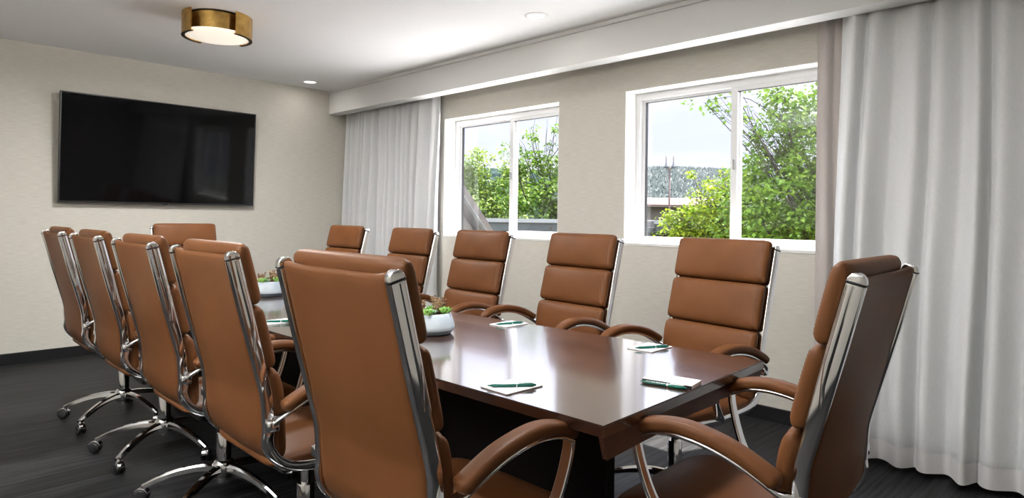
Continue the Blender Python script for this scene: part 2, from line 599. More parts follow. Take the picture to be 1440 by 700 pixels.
# ------------------------------------------------------------------ ceiling lights
def drum_light(x, y, watts, label):
    root = thing('ceiling_light', (x, y, H))
    r = 0.226
    bm = bmesh.new()
    lathe(bm, [(0.0, 0.0), (r * .80, 0.0), (r * .80, -0.012), (0.0, -0.012)], 40)
    obj('ceiling_plate', bm, M['bronze'], root)
    bm = bmesh.new()
    lathe(bm, [(r - 0.056, -0.006), (r - 0.050, -0.006), (r - 0.050, -0.131), (r - 0.056, -0.131), (r - 0.056, -0.006)], 64)
    autosmooth(obj('inner_band', bm, M['brass'], root))
    a = math.atan2(-3.9558 + 2.22, 6.5263 - 1.88)      - R(8)   # open side
    for c0, c1 in ((a + R(38), a + R(142)), (a + R(218), a + R(322))):
        bm = bmesh.new()
        rings = lathe(bm, [(r - 0.006, -0.002), (r, -0.002), (r, -0.152), (r - 0.022, -0.152), (r - 0.022, -0.147), (r - 0.006, -0.147), (r - 0.006, -0.002)], 48, a0=c0, a1=c1)
        for k in (0, -1):
            bm.faces.new([rg[k] for rg in rings[:-1]])
        bmesh.ops.remove_doubles(bm, verts=bm.verts, dist=1e-5)
        autosmooth(obj('outer_band', bm, M['brass'], root))
        bm = bmesh.new()
        lathe(bm, [(r - 0.023, -0.1525), (r + 0.0005, -0.1525), (r + 0.0005, -0.1555), (r - 0.023, -0.1555), (r - 0.023, -0.1525)], 48, a0=c0, a1=c1)
        autosmooth(obj('band_lip', bm, M['bronze'], root))
    bm = bmesh.new()
    lathe(bm, [(r - 0.010, -0.132), (r - 0.010, -0.142), (r * .8, -0.152), (r * .5, -0.160), (r * .2, -0.164), (0, -0.165)], 48)
    obj('diffuser', bm, M['diffuser'], root)
    ld = bpy.data.lights.new('drum_lamp', 'AREA')
    ld.shape = 'DISK'
    ld.size = 0.36
    ld.energy = watts
    ld.color = (1.0, 0.985, 0.955)
    lo = bpy.data.objects.new('drum_lamp', ld)
    C.objects.link(lo)
    lo.parent = root
    lo.location = (0, 0, -0.17)
    return tag(root, label, 'ceiling light')
drum_light(1.88, -2.22, DRUM_W * 1.1, 'round brass drum ceiling light with a lit white diffuser')
drum_light(4.9, -2.22, DRUM_W * 0.7, 'added out-of-view brass drum light above the near end of the table, filling in light')  # second drum, out of view, added as extra light for the room

def downlight(x, y, label):
    root = thing('downlight', (x, y, H))
    bm = bmesh.new()
    lathe(bm, [(0.058, -0.002), (0.062, -0.006), (0.078, -0.004), (0.082, 0.0)], 36)
    obj('trim_ring', bm, M['white_paint'], root)
    bm = bmesh.new()
    lathe(bm, [(0.060, -0.0035), (0.03, -0.0045), (0, -0.005)], 36)
    obj('lens', bm, M['led'], root)
    ld = bpy.data.lights.new('downlight_lamp', 'AREA')
    ld.shape = 'DISK'
    ld.size = 0.11
    ld.energy = DOWN_W
    ld.color = (1.0, 0.96, 0.9)
    lo = bpy.data.objects.new('downlight_lamp', ld)
    C.objects.link(lo)
    lo.parent = root
    lo.location = (0, 0, -0.012)
    return tag(root, label, 'ceiling light')
downlight(0.322, -0.702, 'small round recessed downlight in the corner by the television wall')
downlight(3.533, -0.732, 'small round recessed downlight near the middle of the soffit')
downlight(6.74, -0.75, 'added out-of-view recessed downlight at the near end of the soffit')  # this and the next two are out of view, added for light
downlight(6.74, -4.2, 'added out-of-view recessed downlight by the back wall')
downlight(3.5, -4.2, 'added out-of-view recessed downlight over the left aisle')

fl = thing('added_uplighter', (4.3, -5.05, 0))  # uplighter out of view, added to brighten the ceiling and room
bm = bmesh.new()
lathe(bm, [(0, 0), (0.15, 0), (0.15, 0.015), (0.03, 0.03), (0.014, 0.05), (0.014, 1.70), (0, 1.70)], 32)
autosmooth(obj('stand', bm, M['brass'], fl))
bm = bmesh.new()
lathe(bm, [(0.02, 1.69), (0.10, 1.72), (0.19, 1.79), (0.22, 1.84), (0.216, 1.84), (0.185, 1.795), (0.10, 1.73), (0.0, 1.705)], 40)
obj('bowl_shade', bm, M['brass'], fl)
tag(fl, 'added brass uplighter out of view by the left wall, brightening the ceiling', 'floor lamp')
ld = bpy.data.lights.new('added_uplight', 'AREA')
ld.shape = 'DISK'
ld.size = 0.36
ld.energy = ADDED_UPLIGHT_W
ld.color = (0.985, 1.0, 0.99)
lo = bpy.data.objects.new('added_uplight', ld)
C.objects.link(lo)
lo.parent = fl
lo.location = (0, 0, 1.80)
lo.rotation_euler = (PI, 0, 0)

# ------------------------------------------------------------------ conference table
tb = thing('conference_table', (3.5, -2.26, 0))
def tw(x, y, z):      # world to table-local
    return Vector((x - 3.5, y + 2.26, z))
ZT = 0.75
NL, NR = (5.623, -2.734), (5.577, -1.757)     # near corners
FL, FR = (1.55, -2.80), (1.60, -1.955)        # far corners
def lerp(a, b, t): return (a[0] + (b[0] - a[0]) * t, a[1] + (b[1] - a[1]) * t)
def prism(bm, poly, z0, z1):
    lo = [bm.verts.new(tw(p[0], p[1], z0)) for p in poly]
    hi = [bm.verts.new(tw(p[0], p[1], z1)) for p in poly]
    bm.faces.new(hi)
    bm.faces.new(list(reversed(lo)))
    for i in range(len(poly)):
        j = (i + 1) % len(poly)
        bm.faces.new((lo[i], lo[j], hi[j], hi[i]))
def edge_block(bm, A, B, inward, prof):
    """prof: list of (distance inward, z) swept from A to B"""
    r0 = [bm.verts.new(tw(A[0] + inward[0] * d, A[1] + inward[1] * d, z)) for d, z in prof]
    r1 = [bm.verts.new(tw(B[0] + inward[0] * d, B[1] + inward[1] * d, z)) for d, z in prof]
    k = len(prof)
    bm.faces.new(r0); bm.faces.new(list(reversed(r1)))
    for i in range(k):
        j = (i + 1) % k
        bm.faces.new((r0[i], r0[j], r1[j], r1[i]))
bm = bmesh.new()
prism(bm, [NL, NR, FR, FL], ZT - 0.028, ZT)
bmesh.ops.bevel(bm, geom=[e_ for e_ in bm.edges if abs(e_.verts[0].co.z - e_.verts[1].co.z) < 1e-4 and e_.verts[0].co.z > ZT - 0.01], offset=0.003, segments=2, affect='EDGES')
obj('tabletop', bm, M['wood'], tb, False)
# rails set back under the top, and mitred panels closing the near end
for A, B, sg in ((NL, FL, 1), (NR, FR, -1)):
    bm = bmesh.new()
    edge_block(bm, (A[0] - 0.03, A[1]), B, (0, sg), [(0.17, ZT - 0.0285), (0.20, 0.665), (0.28, 0.665), (0.28, ZT - 0.0285)])
    obj('edge_rail', bm, M['base'], tb, False)
def end_plate(pts, x0, x1):
    bm = bmesh.new()
    u0 = [bm.verts.new(tw(x0 + k, y, z)) for y, z, k in pts]
    u1 = [bm.verts.new(tw(x1 + k, y, z)) for y, z, k in pts]
    bm.faces.new(u0); bm.faces.new(list(reversed(u1)))
    for i in range(len(pts)):
        j = (i + 1) % len(pts)
        bm.faces.new((u0[i], u0[j], u1[j], u1[i]))
    obj('end_plate', bm, M['wood_edge'], tb, False)
zt_ = ZT - 0.0285
end_plate([(NL[1] + 0.001, zt_, 0), (NL[1] + 0.019, 0.665, 0), (-2.415, 0.672, -0.015), (-2.352, zt_, -0.018)], 5.607, 5.621)
end_plate([(NR[1] - 0.001, zt_, 0), (NR[1] - 0.145, 0.668, -0.004), (-2.085, 0.672, -0.012), (-2.060, zt_, -0.012)], 5.545, 5.580)

# recessed end panel with a bevelled top edge
bm = bmesh.new()
xe = 5.585
poly = [(xe - 0.012, 0.664), (xe - 0.012, 0.708), (xe - 0.05, 0.716), (xe - 0.07, 0.716), (xe - 0.07, 0.664)]
r0 = [bm.verts.new(tw(x, -2.345, z)) for x, z in poly]
r1 = [bm.verts.new(tw(x, -2.068, z)) for x, z in poly]
bm.faces.new(r0); bm.faces.new(list(reversed(r1)))
for i in range(5):
    bm.faces.new((r0[i], r0[(i + 1) % 5], r1[(i + 1) % 5], r1[i]))
obj('end_panel', bm, M['wood_edge'], tb, False)
def boxw(x0, x1, y0, y1, z0, z1, bev=0.003):
    return box(x0 - 3.5, x1 - 3.5, y0 + 2.26, y1 + 2.26, z0, z1, bev=bev)
obj('apron', boxw(1.75, 5.50, -2.345, -2.28, 0.62, ZT - 0.029), M['wood'], tb, False)
for k in ((1.80, 5.44, -2.47, -2.43, 0.0, 0.70), (1.80, 1.84, -2.43, -2.06, 0.0, 0.70), (3.55, 3.59, -2.43, -2.06, 0.0, 0.70), (4.95, 4.99, -2.43, -2.06, 0.0, 0.70)):
    obj('base_panel', boxw(*k), M['base'], tb, False)
tag(tb, 'long dark brown wooden conference table with a glossy top', 'table')

# ------------------------------------------------------------------ office chairs
KY, KZ, TY, TZ = -0.258, 0.685, -0.370, 1.125
LU = math.hypot(TY - KY, TZ - KZ)
TUP = Vector((0, (TY - KY) / LU, (TZ - KZ) / LU))
LU -= 0.022
BEND = 0.024
def rail_pt(s):
    """point and forward normal on the back line, s measured up from the bend"""
    dn = Vector((0, 0.06, -1)).normalized()
    K = Vector((0, KY, KZ))
    if s >= BEND: return K + TUP * s, Vector((0, TUP.z, -TUP.y))
    if s <= -BEND: return K + dn * -s, Vector((0, -dn.z, dn.y))
    t = (s + BEND) / (2 * BEND)
    a, c = K + dn * BEND, K + TUP * BEND
    p = a * (1 - t) ** 2 + K * 2 * t * (1 - t) + c * t * t
    tg = ((K - a) * (1 - t) + (c - K) * t).normalized()
    return p, Vector((0, tg.z, -tg.y))

def pillow(s0, s1, hwid, n0, n1, bulge, nu=30, nv=22, p=7.0):
    """padded cushion that follows the back line"""
    bm = bmesh.new()
    def grid(front):
        g = []
        for j in range(nv + 1):
            v = -math.cos(PI * j / nv)
            v = spow(v, 0.75)
            row = []
            for i in range(nu + 1):
                u = spow(-math.cos(PI * i / nu), 0.75)
                e_ = max(0.0, (1 - abs(u) ** 14) * (1 - abs(v) ** 9)) ** 0.42
                # superellipse outline
                k = (abs(u) ** 16 + abs(v) ** 16) ** (1 / 16) if (u or v) else 1
                m_ = max(abs(u), abs(v))
                f = m_ / k if k else 1
                uu, vv = u * f, v * f
                s = (s0 + s1) / 2 + vv * (s1 - s0) / 2
                P, N = rail_pt(s)
                mid = (n0 + n1) / 2
                if front:
                    n = mid + (n1 - mid) * e_ + bulge * (1 - uu * uu) * (1 - vv * vv) * e_
                else:
                    n = mid - (mid - n0) * e_
                row.append(bm.verts.new(P + N * n + Vector((uu * hwid, 0, 0))))
            g.append(row)
        for j in range(nv):
            for i in range(nu):
                bm.faces.new((g[j][i], g[j][i + 1], g[j + 1][i + 1], g[j + 1][i]))
    grid(True); grid(False)
    bmesh.ops.remove_doubles(bm, verts=bm.verts, dist=0.0004)
    return bm

def cushion_n(uu, vv, n0, n1, bulge):
    e_ = max(0.0, (1 - abs(uu) ** 14) * (1 - abs(vv) ** 9)) ** 0.42
    mid = (n0 + n1) / 2
    return mid + (n1 - mid) * e_ + bulge * (1 - uu * uu) * (1 - vv * vv) * e_

def seam(s0, s1, hwid, sx_, n0, n1, bulge, step=0.010):
    """a line of short stitches running up one side of a cushion face"""
    bm = bmesh.new()
    s = s0 + 0.015
    uu = 1 - 0.024 / hwid
    x = sx_ * uu * hwid
    def pt(q):
        P, N = rail_pt(q)
        vv = (q - (s0 + s1) / 2) / ((s1 - s0) / 2)
        return P + N * (cushion_n(uu, vv, n0, n1, bulge) - 0.0005) + Vector((x, 0, 0))
    while s < s1 - 0.022:
        tube(bm, [pt(s), pt(s + step * 0.62)], 0.0010, 5)
        s += step
    return bm

def build_chair():
    root = thing('office_chair', (0, 0, 0))
    # rear leather shell: back and seat pan in one sheet
    line = [rail_pt(s)[0] for s in (LU + 0.020, LU - 0.006, 0.36, 0.27, 0.18, 0.09, 0.026, 0.0, -0.026, -0.09)]
    line += [Vector((0, -0.250, 0.548)), Vector((0, -0.236, 0.512)), Vector((0, -0.205, 0.476)), Vector((0, -0.15, 0.455)), Vector((0, -0.08, 0.444)), Vector((0, 0.05, 0.436)), Vector((0, 0.17, 0.440)), Vector((0, 0.235, 0.455))]
    bm = bmesh.new()
    nx = 18
    fr, bk_ = [], []
    nL = len(line)
    for i, p in enumerate(line):
        t = (line[min(i + 1, nL - 1)] - line[max(i - 1, 0)]).normalized()
        nrm = Vector((1, 0, 0)).cross(t)        # towards the sitter
        if i < 9 and nrm.y < 0: nrm = -nrm
        if i >= 9 and nrm.z < 0: nrm = -nrm
        ra, rb = [], []
        for k in range(nx + 1):
            u = -1 + 2 * k / nx
            hollow = 0.0
            if i < 4:
                hollow = (0.016, 0.013, 0.009, 0.004)[i] * (1 - u * u)
            drop = 0.015 * (1 - u ** 4) if i == 0 else (0.007 * (1 - u ** 4) if i == 1 else 0)
            q = p + Vector((0.229 * u, 0, 0)) + nrm * hollow - (TUP * drop if i < 2 else Vector())
            belly = 0.010 * (1 - u * u) if 4 <= i < 13 else 0.0
            ra.append(bm.verts.new(q + nrm * 0.010))
            rb.append(bm.verts.new(q - nrm * (0.010 + belly)))
        fr.append(ra); bk_.append(rb)
    for g in (fr, bk_):
        for i in range(nL - 1):
            for k in range(nx):
                bm.faces.new((g[i][k], g[i][k + 1], g[i + 1][k + 1], g[i + 1][k]))
    for i in range(nL - 1):
        bm.faces.new((fr[i][0], fr[i + 1][0], bk_[i + 1][0], bk_[i][0]))
        bm.faces.new((fr[i][nx], fr[i + 1][nx], bk_[i + 1][nx], bk_[i][nx]))
    for k in range(nx):
        bm.faces.new((fr[0][k], fr[0][k + 1], bk_[0][k + 1], bk_[0][k]))
        bm.faces.new((fr[-1][k], fr[-1][k + 1], bk_[-1][k + 1], bk_[-1][k]))
    sh = obj('back_shell', bm, M['leather'], root)
    md = sh.modifiers.new('round', 'SUBSURF'); md.levels = 1; md.render_levels = 1
    # three back cushions
    for s0, s1, n1 in ((0.276, 0.466, 0.064), (0.074, 0.272, 0.062), (-0.205, 0.070, 0.064)):
        c = obj('back_cushion', pillow(s0, s1, 0.242, 0.019, n1 + 0.004, 0.012), M['leather'], root)
        for sx_ in (-1, 1):
            obj('stitching', seam(s0, s1, 0.242, sx_, 0.019, n1 + 0.004, 0.012), M['stitch'], c)
    # seat
    bm = bmesh.new()
    nu, nv = 28, 28
    for side in (1, -1):
        g = []
        for j in range(nv + 1):
            v = spow(-math.cos(PI * j / nv), 0.75)
            row = []
            for i in range(nu + 1):
                u = spow(-math.cos(PI * i / nu), 0.75)
                k = (abs(u) ** 10 + abs(v) ** 10) ** 0.1 if (u or v) else 1
                f = max(abs(u), abs(v)) / k if k else 1
                uu, vv = u * f, v * f
                e_ = max(0.0, (1 - abs(u) ** 12) * (1 - abs(v) ** 10)) ** 0.42
                z = 0.468 + side * 0.024 * e_
                if side > 0:
                    z += 0.010 * (1 - uu * uu) * (1 - vv * vv)
                if vv > 0.5:
                    z -= 0.022 * ((vv - 0.5) / 0.5) ** 2
                row.append(bm.verts.new((uu * 0.236, 0.015 + vv * 0.245, z)))
            g.append(row)
        for j in range(nv):
            for i in range(nu):
                bm.faces.new((g[j][i], g[j][i + 1], g[j + 1][i + 1], g[j + 1][i]))
    bmesh.ops.remove_doubles(bm, verts=bm.verts, dist=0.0004)
    obj('seat', bm, M['leather'], root)
    # chrome side frames
    for sx_ in (-1, 1):
        x = sx_ * 0.241
        pts = [rail_pt(s)[0] + rail_pt(s)[1] * 0.004 for s in (LU - 0.003, LU - 0.03, 0.35, 0.27, 0.2, 0.13, 0.06, 0.025, 0.012, 0.0, -0.012, -0.025, -0.06, -0.10)]
        tail = smooth_path([pts[-1], Vector((0, -0.250, 0.545)), Vector((0, -0.232, 0.505)), Vector((0, -0.195, 0.471)), Vector((0, -0.148, 0.455)), Vector((0, -0.08, 0.447)), Vector((0, 0.05, 0.440)), Vector((0, 0.19, 0.446))], 4)[1:]
        path = [Vector((x, p.y, p.z)) for p in pts + tail]
        sc = []
        for i in range(len(path)):
            d = 1.0 if i < 4 else (0.96, 0.90, 0.84, 0.80)[i - 4] if i < 8 else 0.8
            sc.append((1.0, d))
        bm = bmesh.new()
        sweep(bm, path, rrect(0.022, 0.040, 0.0045), side=(1, 0, 0), scales=sc)
        fo = autosmooth(obj('side_frame', bm, M['chrome'], root), 50)
        # rounded cap with a black joint line
        P, N = rail_pt(LU); P = Vector((x, P.y, P.z)) + N * 0.004
        bm = bmesh.new()
        cp, cs = [], []
        for k in range(8):
            a = k / 7 * PI / 2
            cp.append(P + TUP * (0.002 + 0.021 * math.sin(a)))
            cs.append((1.0 - 0.14 * math.sin(a) ** 6, max(0.06, math.cos(a) ** 0.9)))
        sweep(bm, cp, rrect(0.0222, 0.0402, 0.0045), side=(1, 0, 0), scales=cs)
        autosmooth(obj('cap', bm, M['chrome'], fo), 50)
        bm = bmesh.new()
        sweep(bm, [P - TUP * 0.001, P + TUP * 0.003], rrect(0.0232, 0.0412, 0.005), side=(1, 0, 0))
        obj('joint_line', bm, M['black_plastic'], fo)
        # front flange of the upper rail
        fp, fs = [], []
        for s in (LU - 0.006, 0.39, 0.32, 0.25, 0.20, 0.17, 0.15):
            q, N = rail_pt(s)
            fp.append(Vector((x + sx_ * 0.004, q.y, q.z)) + N * (0.012 if s > 0.22 else 0.012 - (0.22 - s) * 0.18))
            fs.append(1.0 if s > 0.2 else 0.8)
        bm = bmesh.new()
        sweep(bm, fp, rrect(0.020, 0.018, 0.006), side=(1, 0, 0), scales=fs)
        autosmooth(obj('flange', bm, M['chrome'], fo), 50)
    # armrests: chrome strap with a leather pad
    for sx_ in (-1, 1):
        st_pts = [(0.252, -0.252, 0.596), (0.262, -0.243, 0.613), (0.277, -0.215, 0.636), (0.282, -0.14, 0.674), (0.284, -0.06, 0.699), (0.284, 0.02, 0.708), (0.284, 0.09, 0.700), (0.283, 0.142, 0.678)]
        lg_pts = [(0.283, 0.142, 0.678), (0.282, 0.138, 0.645), (0.278, 0.122, 0.585), (0.272, 0.098, 0.525), (0.264, 0.062, 0.475), (0.254, 0.035, 0.447)]
        bm = bmesh.new()
        sweep(bm, smooth_path([(sx_ * a, b_, c_) for a, b_, c_ in st_pts], 5), rrect(0.036, 0.012, 0.005), side=(1, 0, 0))
        sweep(bm, smooth_path([(sx_ * a, b_, c_) for a, b_, c_ in lg_pts], 5), rrect(0.034, 0.013, 0.004), side=(1, 0, 0))
        bx(bm, sx_ * 0.262 - 0.016, sx_ * 0.262 + 0.016, -0.264, -0.228, 0.587, 0.620, bev=0.006)
        ar = autosmooth(obj('armrest', bm, M['chrome'], root), 50)
        pp = smooth_path([(0.279, -0.222, 0.652), (0.281, -0.19, 0.672), (0.283, -0.12, 0.704), (0.284, -0.05, 0.722), (0.284, 0.02, 0.729), (0.284, 0.09, 0.720), (0.284, 0.135, 0.702), (0.284, 0.165, 0.684)], 5)
        n_ = len(pp)
        sc = []
        for i in range(n_):
            t = i / (n_ - 1)
            e_ = min(1.0, (t / 0.05 + 0.02) ** 0.5 if t < 0.05 else 1.0) * (1.0 if t < 0.8 else max(0.06, (1 - ((t - 0.8) / 0.2) ** 2.2)) ** 0.6)
            sc.append((max(0.30, e_), max(0.25, e_)))
        bm = bmesh.new()
        sweep(bm, [Vector((sx_ * p.x, p.y, p.z)) for p in pp], rrect(0.054, 0.034, 0.014, 4), side=(1, 0, 0), scales=sc)
        autosmooth(obj('arm_pad', bm, M['leather'], ar), 60)
    # mechanism, lift and base
    obj('tilt_mechanism', box(-0.085, 0.085, -0.13, 0.12, 0.372, 0.432, bev=0.012), M['black_plastic'], root, False)
    bm = bmesh.new()
    tube(bm, [(0.08, -0.02, 0.40), (0.17, -0.02, 0.40), (0.235, -0.025, 0.392)], 0.006, 8)
    bx(bm, 0.20, 0.25, -0.04, -0.01, 0.386, 0.398, bev=0.004)
    obj('lever', bm, M['black_plastic'], root)
    bm = bmesh.new()
    lathe(bm, [(0.0, 0.085), (0.030, 0.085), (0.030, 0.285), (0.028, 0.290), (0.017, 0.290), (0.017, 0.385), (0, 0.385)], 24)
    autosmooth(obj('gas_lift', bm, M['chrome'], root))
    bm = bmesh.new()
    lathe(bm, [(0.0, 0.10), (0.040, 0.10), (0.046, 0.115), (0.046, 0.150), (0.038, 0.165), (0.031, 0.17)], 28)
    hub = autosmooth(obj('base_hub', bm, M['chrome'], root))
    for k in range(5):
        a = R(90 + 72 * k)
        rot = Matrix.Rotation(a, 4, 'Z')
        path = smooth_path([(0.03, 0, 0.140), (0.10, 0, 0.138), (0.18, 0, 0.124), (0.26, 0, 0.098), (0.312, 0, 0.074), (0.326, 0, 0.068)], 4)
        n_ = len(path)
        bm = bmesh.new()
        sweep(bm, path, [(-0.020, -0.012), (0.020, -0.012), (0.017, 0.006), (0.009, 0.013), (-0.009, 0.013), (-0.017, 0.006)], side=(0, 1, 0),
              scales=[(1.0 - 0.32 * i / (n_ - 1), 1.15 - 0.5 * i / (n_ - 1)) for i in range(n_)])
        autosmooth(obj('base_arm', bm, M['chrome'], root, matrix=rot), 25)
        # caster: hood, stem and two wheels
        bm = bmesh.new()
        lathe(bm, [(0.0, 0.074), (0.008, 0.074), (0.008, 0.05), (0, 0.05)], 10)
        hood = []
        for i in range(9):
            t = R(10 + 165 * i / 8)
            hood.append(Vector((0.031 * math.cos(t) - 0.012, 0, 0.029 + 0.031 * math.sin(t))))
        sweep(bm, hood, rrect(0.030, 0.004, 0.0015), side=(0, 1, 0))
        cm = rot @ Matrix.Translation((0.318, 0, 0)) @ Matrix.Rotation(R(40 + 67 * k), 4, 'Z')
        ca = obj('caster', bm, M['chrome'], root, matrix=cm)
        for sy in (-1, 1):
            t_ = bmesh.new()
            lathe(t_, [(0.0, -0.009), (0.020, -0.009), (0.027, -0.006), (0.0285, 0.0), (0.027, 0.006), (0.020, 0.009), (0.0, 0.009)], 20)
            t_.transform(Matrix.Translation((-0.012, sy * 0.0125, 0.0285)) @ Matrix.Rotation(R(90), 4, 'X'))
            obj('wheel', t_, M['black_plastic'], ca)
    return root

CH = [
 (2.115, -2.833, -0.5, 'tan leather office chair seen from behind, farthest of the left row, nearest the television'),
 (2.880, -2.837, 0.0, 'tan leather office chair seen from behind, second from the far end of the left row'),
 (3.672, -2.840, -0.3, 'tan leather office chair seen from behind, in the middle of the left row'),
 (4.409, -2.842, -0.4, 'tan leather office chair seen from behind, next after the nearest one in the left row'),
 (5.207, -2.840, 0.1, 'large tan leather office chair with its back to us, nearest of the left row'),
 (1.748, -1.420, 181.5, 'tan leather office chair facing us before the corner curtain, farthest of the window row'),
 (2.747, -1.500, 177.9, 'tan leather office chair facing us before the curtain edge, left of the left window'),
 (3.470, -1.479, 178.8, 'tan leather office chair facing us directly below the left window'),
 (4.238, -1.432, 176.3, 'tan leather office chair facing us before the wall between the two windows'),
 (5.081, -1.493, 171.4, 'tan leather office chair facing us below the right window, nearest of that row'),
 (5.720, -2.257, 91.8, 'tan leather office chair at the near head of the table, beside the wide curtain'),
 (1.143, -2.065, -90.1, 'tan leather office chair at the far head of the table below the television'),
]
proto = build_chair()
GROUP = 'leather office chairs around the conference table'
chairs = []
for i, (x, y, a, lab) in enumerate(CH):
    o = proto if i == 0 else copy_tree(proto)
    chairs.append((o, x, y, a, lab))
for o, x, y, a, lab in chairs:
    o.location = (x, y, 0)
    o.rotation_euler = (0, 0, R(a))
    tag(o, lab, 'chair', GROUP)

# ------------------------------------------------------------------ notepads and pens
def notepad(cx, cy, rz, w, l, h, label):
    o = obj('notepad', box(-w / 2, w / 2, -l / 2, l / 2, 0, h, bev=0.0006, seg=1), M['paper'], None, False)
    o.location = (cx, cy, ZT + 0.0003)
    o.rotation_euler = (0, 0, R(rz))
    obj('glue_edge', box(-w / 2 - 0.0004, -w / 2 + 0.001, -l / 2, l / 2, 0.0002, h - 0.0004), M['black_plastic'], o, False)
    return tag(o, label, 'notepad', 'white notepads on the table')
def pen_proto():
    root = thing('ballpoint_pen', (0, 0, 0))
    def ax(prof, seg=16):
        t = bmesh.new()
        lathe(t, prof, seg)
        t.transform(Matrix.Rotation(R(90), 4, 'Y'))
        return t
    autosmooth(obj('barrel', ax([(0.0, -0.070), (0.0012, -0.070), (0.0022, -0.064), (0.0046, -0.050), (0.0050, -0.02), (0.0050, 0.012), (0, 0.012)]), M['pen'], root))
    autosmooth(obj('ring', ax([(0, 0.0121), (0.0054, 0.0121), (0.0054, 0.0155), (0, 0.0155)]), M['silver'], root))
    autosmooth(obj('cap', ax([(0, 0.0156), (0.0052, 0.0156), (0.0052, 0.058), (0.0035, 0.064), (0.0024, 0.070), (0, 0.071)]), M['pen'], root))
    obj('clip', box(0.020, 0.062, -0.0016, 0.0016, 0.0052, 0.0068, bev=0.0006), M['silver'], root, False)
    return root
PADS = [   # x, y, rz, w, l, h, pad label, pen (dx, dy, dz, rz), pen label
 (5.233, -2.645, -1.5, 0.108, 0.142, 0.004, 'white notepad nearest the large chair, on the left edge of the table', (5.243, -2.656, 0, 51), 'dark green pen lying on the notepad nearest the large chair'),
 (5.522, -2.266, 100.0, 0.085, 0.150, 0.012, 'thick white notepad at the near end of the table', (5.524, -2.3165, 1, 11), 'dark green pen lying along the side of the thick notepad at the near end'),
 (5.192, -1.867, 1.5, 0.104, 0.146, 0.004, 'white notepad at the window side of the table by the near corner', (5.211, -1.885, 0, 61), 'dark green pen on the notepad at the window side near corner'),
 (4.468, -1.893, 1.0, 0.104, 0.146, 0.004, 'white notepad on the window side, before the chair between the two windows', (4.484, -1.908, 0, 71), 'dark green pen on the notepad between the two windows'),
 (3.740, -2.640, 0.0, 0.108, 0.142, 0.004, 'white notepad glimpsed between the two nearest chairs of the left row', (3.770, -2.650, 0, 55), 'dark green pen on the notepad glimpsed between the left chairs'),
]
penp = pen_proto()
pens = [penp] + [copy_tree(penp) for _ in range(4)]
for (x, y, rz, w, l, h, lab, pn, plab), p in zip(PADS, pens):
    notepad(x, y, rz, w, l, h, lab)
    p.location = (pn[0], pn[1], ZT + 0.0053 + (0 if pn[2] else h))
    p.rotation_euler = (0, 0, R(pn[3]))
    tag(p, plab, 'pen', 'green pens on the notepads')

# small white print along the pen at the near end
bm = bmesh.new()
for k in range(9):
    w_ = (0.004, 0.0025, 0.005, 0.003)[k % 4]
    bx(bm, -0.050 + k * 0.0075, -0.050 + k * 0.0075 + w_, -0.0034, -0.0014, 0.0036, 0.0050)
obj('lettering', bm, M['white_ink'], pens[1], False)['kind'] = 'stuff'

# ------------------------------------------------------------------ succulent bowls
def rosette(bm, c, r, n, rng, lift=0.5):
    for k in range(n):
        t = k / n
        a = k * 2.399 + rng.uniform(-0.2, 0.2)
        ln = r * (0.55 + 0.55 * (1 - t))
        el = lift + 1.0 * t
        d = Vector((math.cos(a) * math.cos(el), math.sin(a) * math.cos(el), math.sin(el)))
        sd = Vector((-math.sin(a), math.cos(a), 0))
        p0 = Vector(c)
        path = [p0, p0 + d * ln * 0.5, p0 + d * ln * 0.85 + Vector((0, 0, ln * 0.06)), p0 + d * ln + Vector((0, 0, ln * 0.12))]
        sweep(bm, path, [(-0.5, -0.15), (0, -0.28), (0.5, -0.15), (0.5, 0.12), (0, 0.05), (-0.5, 0.12)], side=sd, scales=[ln * 0.28, ln * 0.42, ln * 0.30, ln * 0.05])
def sprig(bm, c, h, rng):
    a = rng.uniform(0, 2 * PI)
    tip = Vector(c) + Vector((math.cos(a) * h * 0.35, math.sin(a) * h * 0.35, h))
    mid = (Vector(c) + tip) / 2 + Vector((rng.uniform(-.1, .1) * h, rng.uniform(-.1, .1) * h, 0))
    path = smooth_path([Vector(c), mid, tip], 4)
    tube(bm, path, 0.0011, 5)
    for q in path[2:]:
        for _ in range(4):
            b_ = rng.uniform(0, 2 * PI)
            e_ = q + Vector((math.cos(b_), math.sin(b_), rng.uniform(0.0, 0.9))) * rng.uniform(0.005, 0.009)
            sweep(bm, [q, (q + e_) / 2, e_], circ(1, 5), scales=[0.0010, 0.0028, 0.0006])
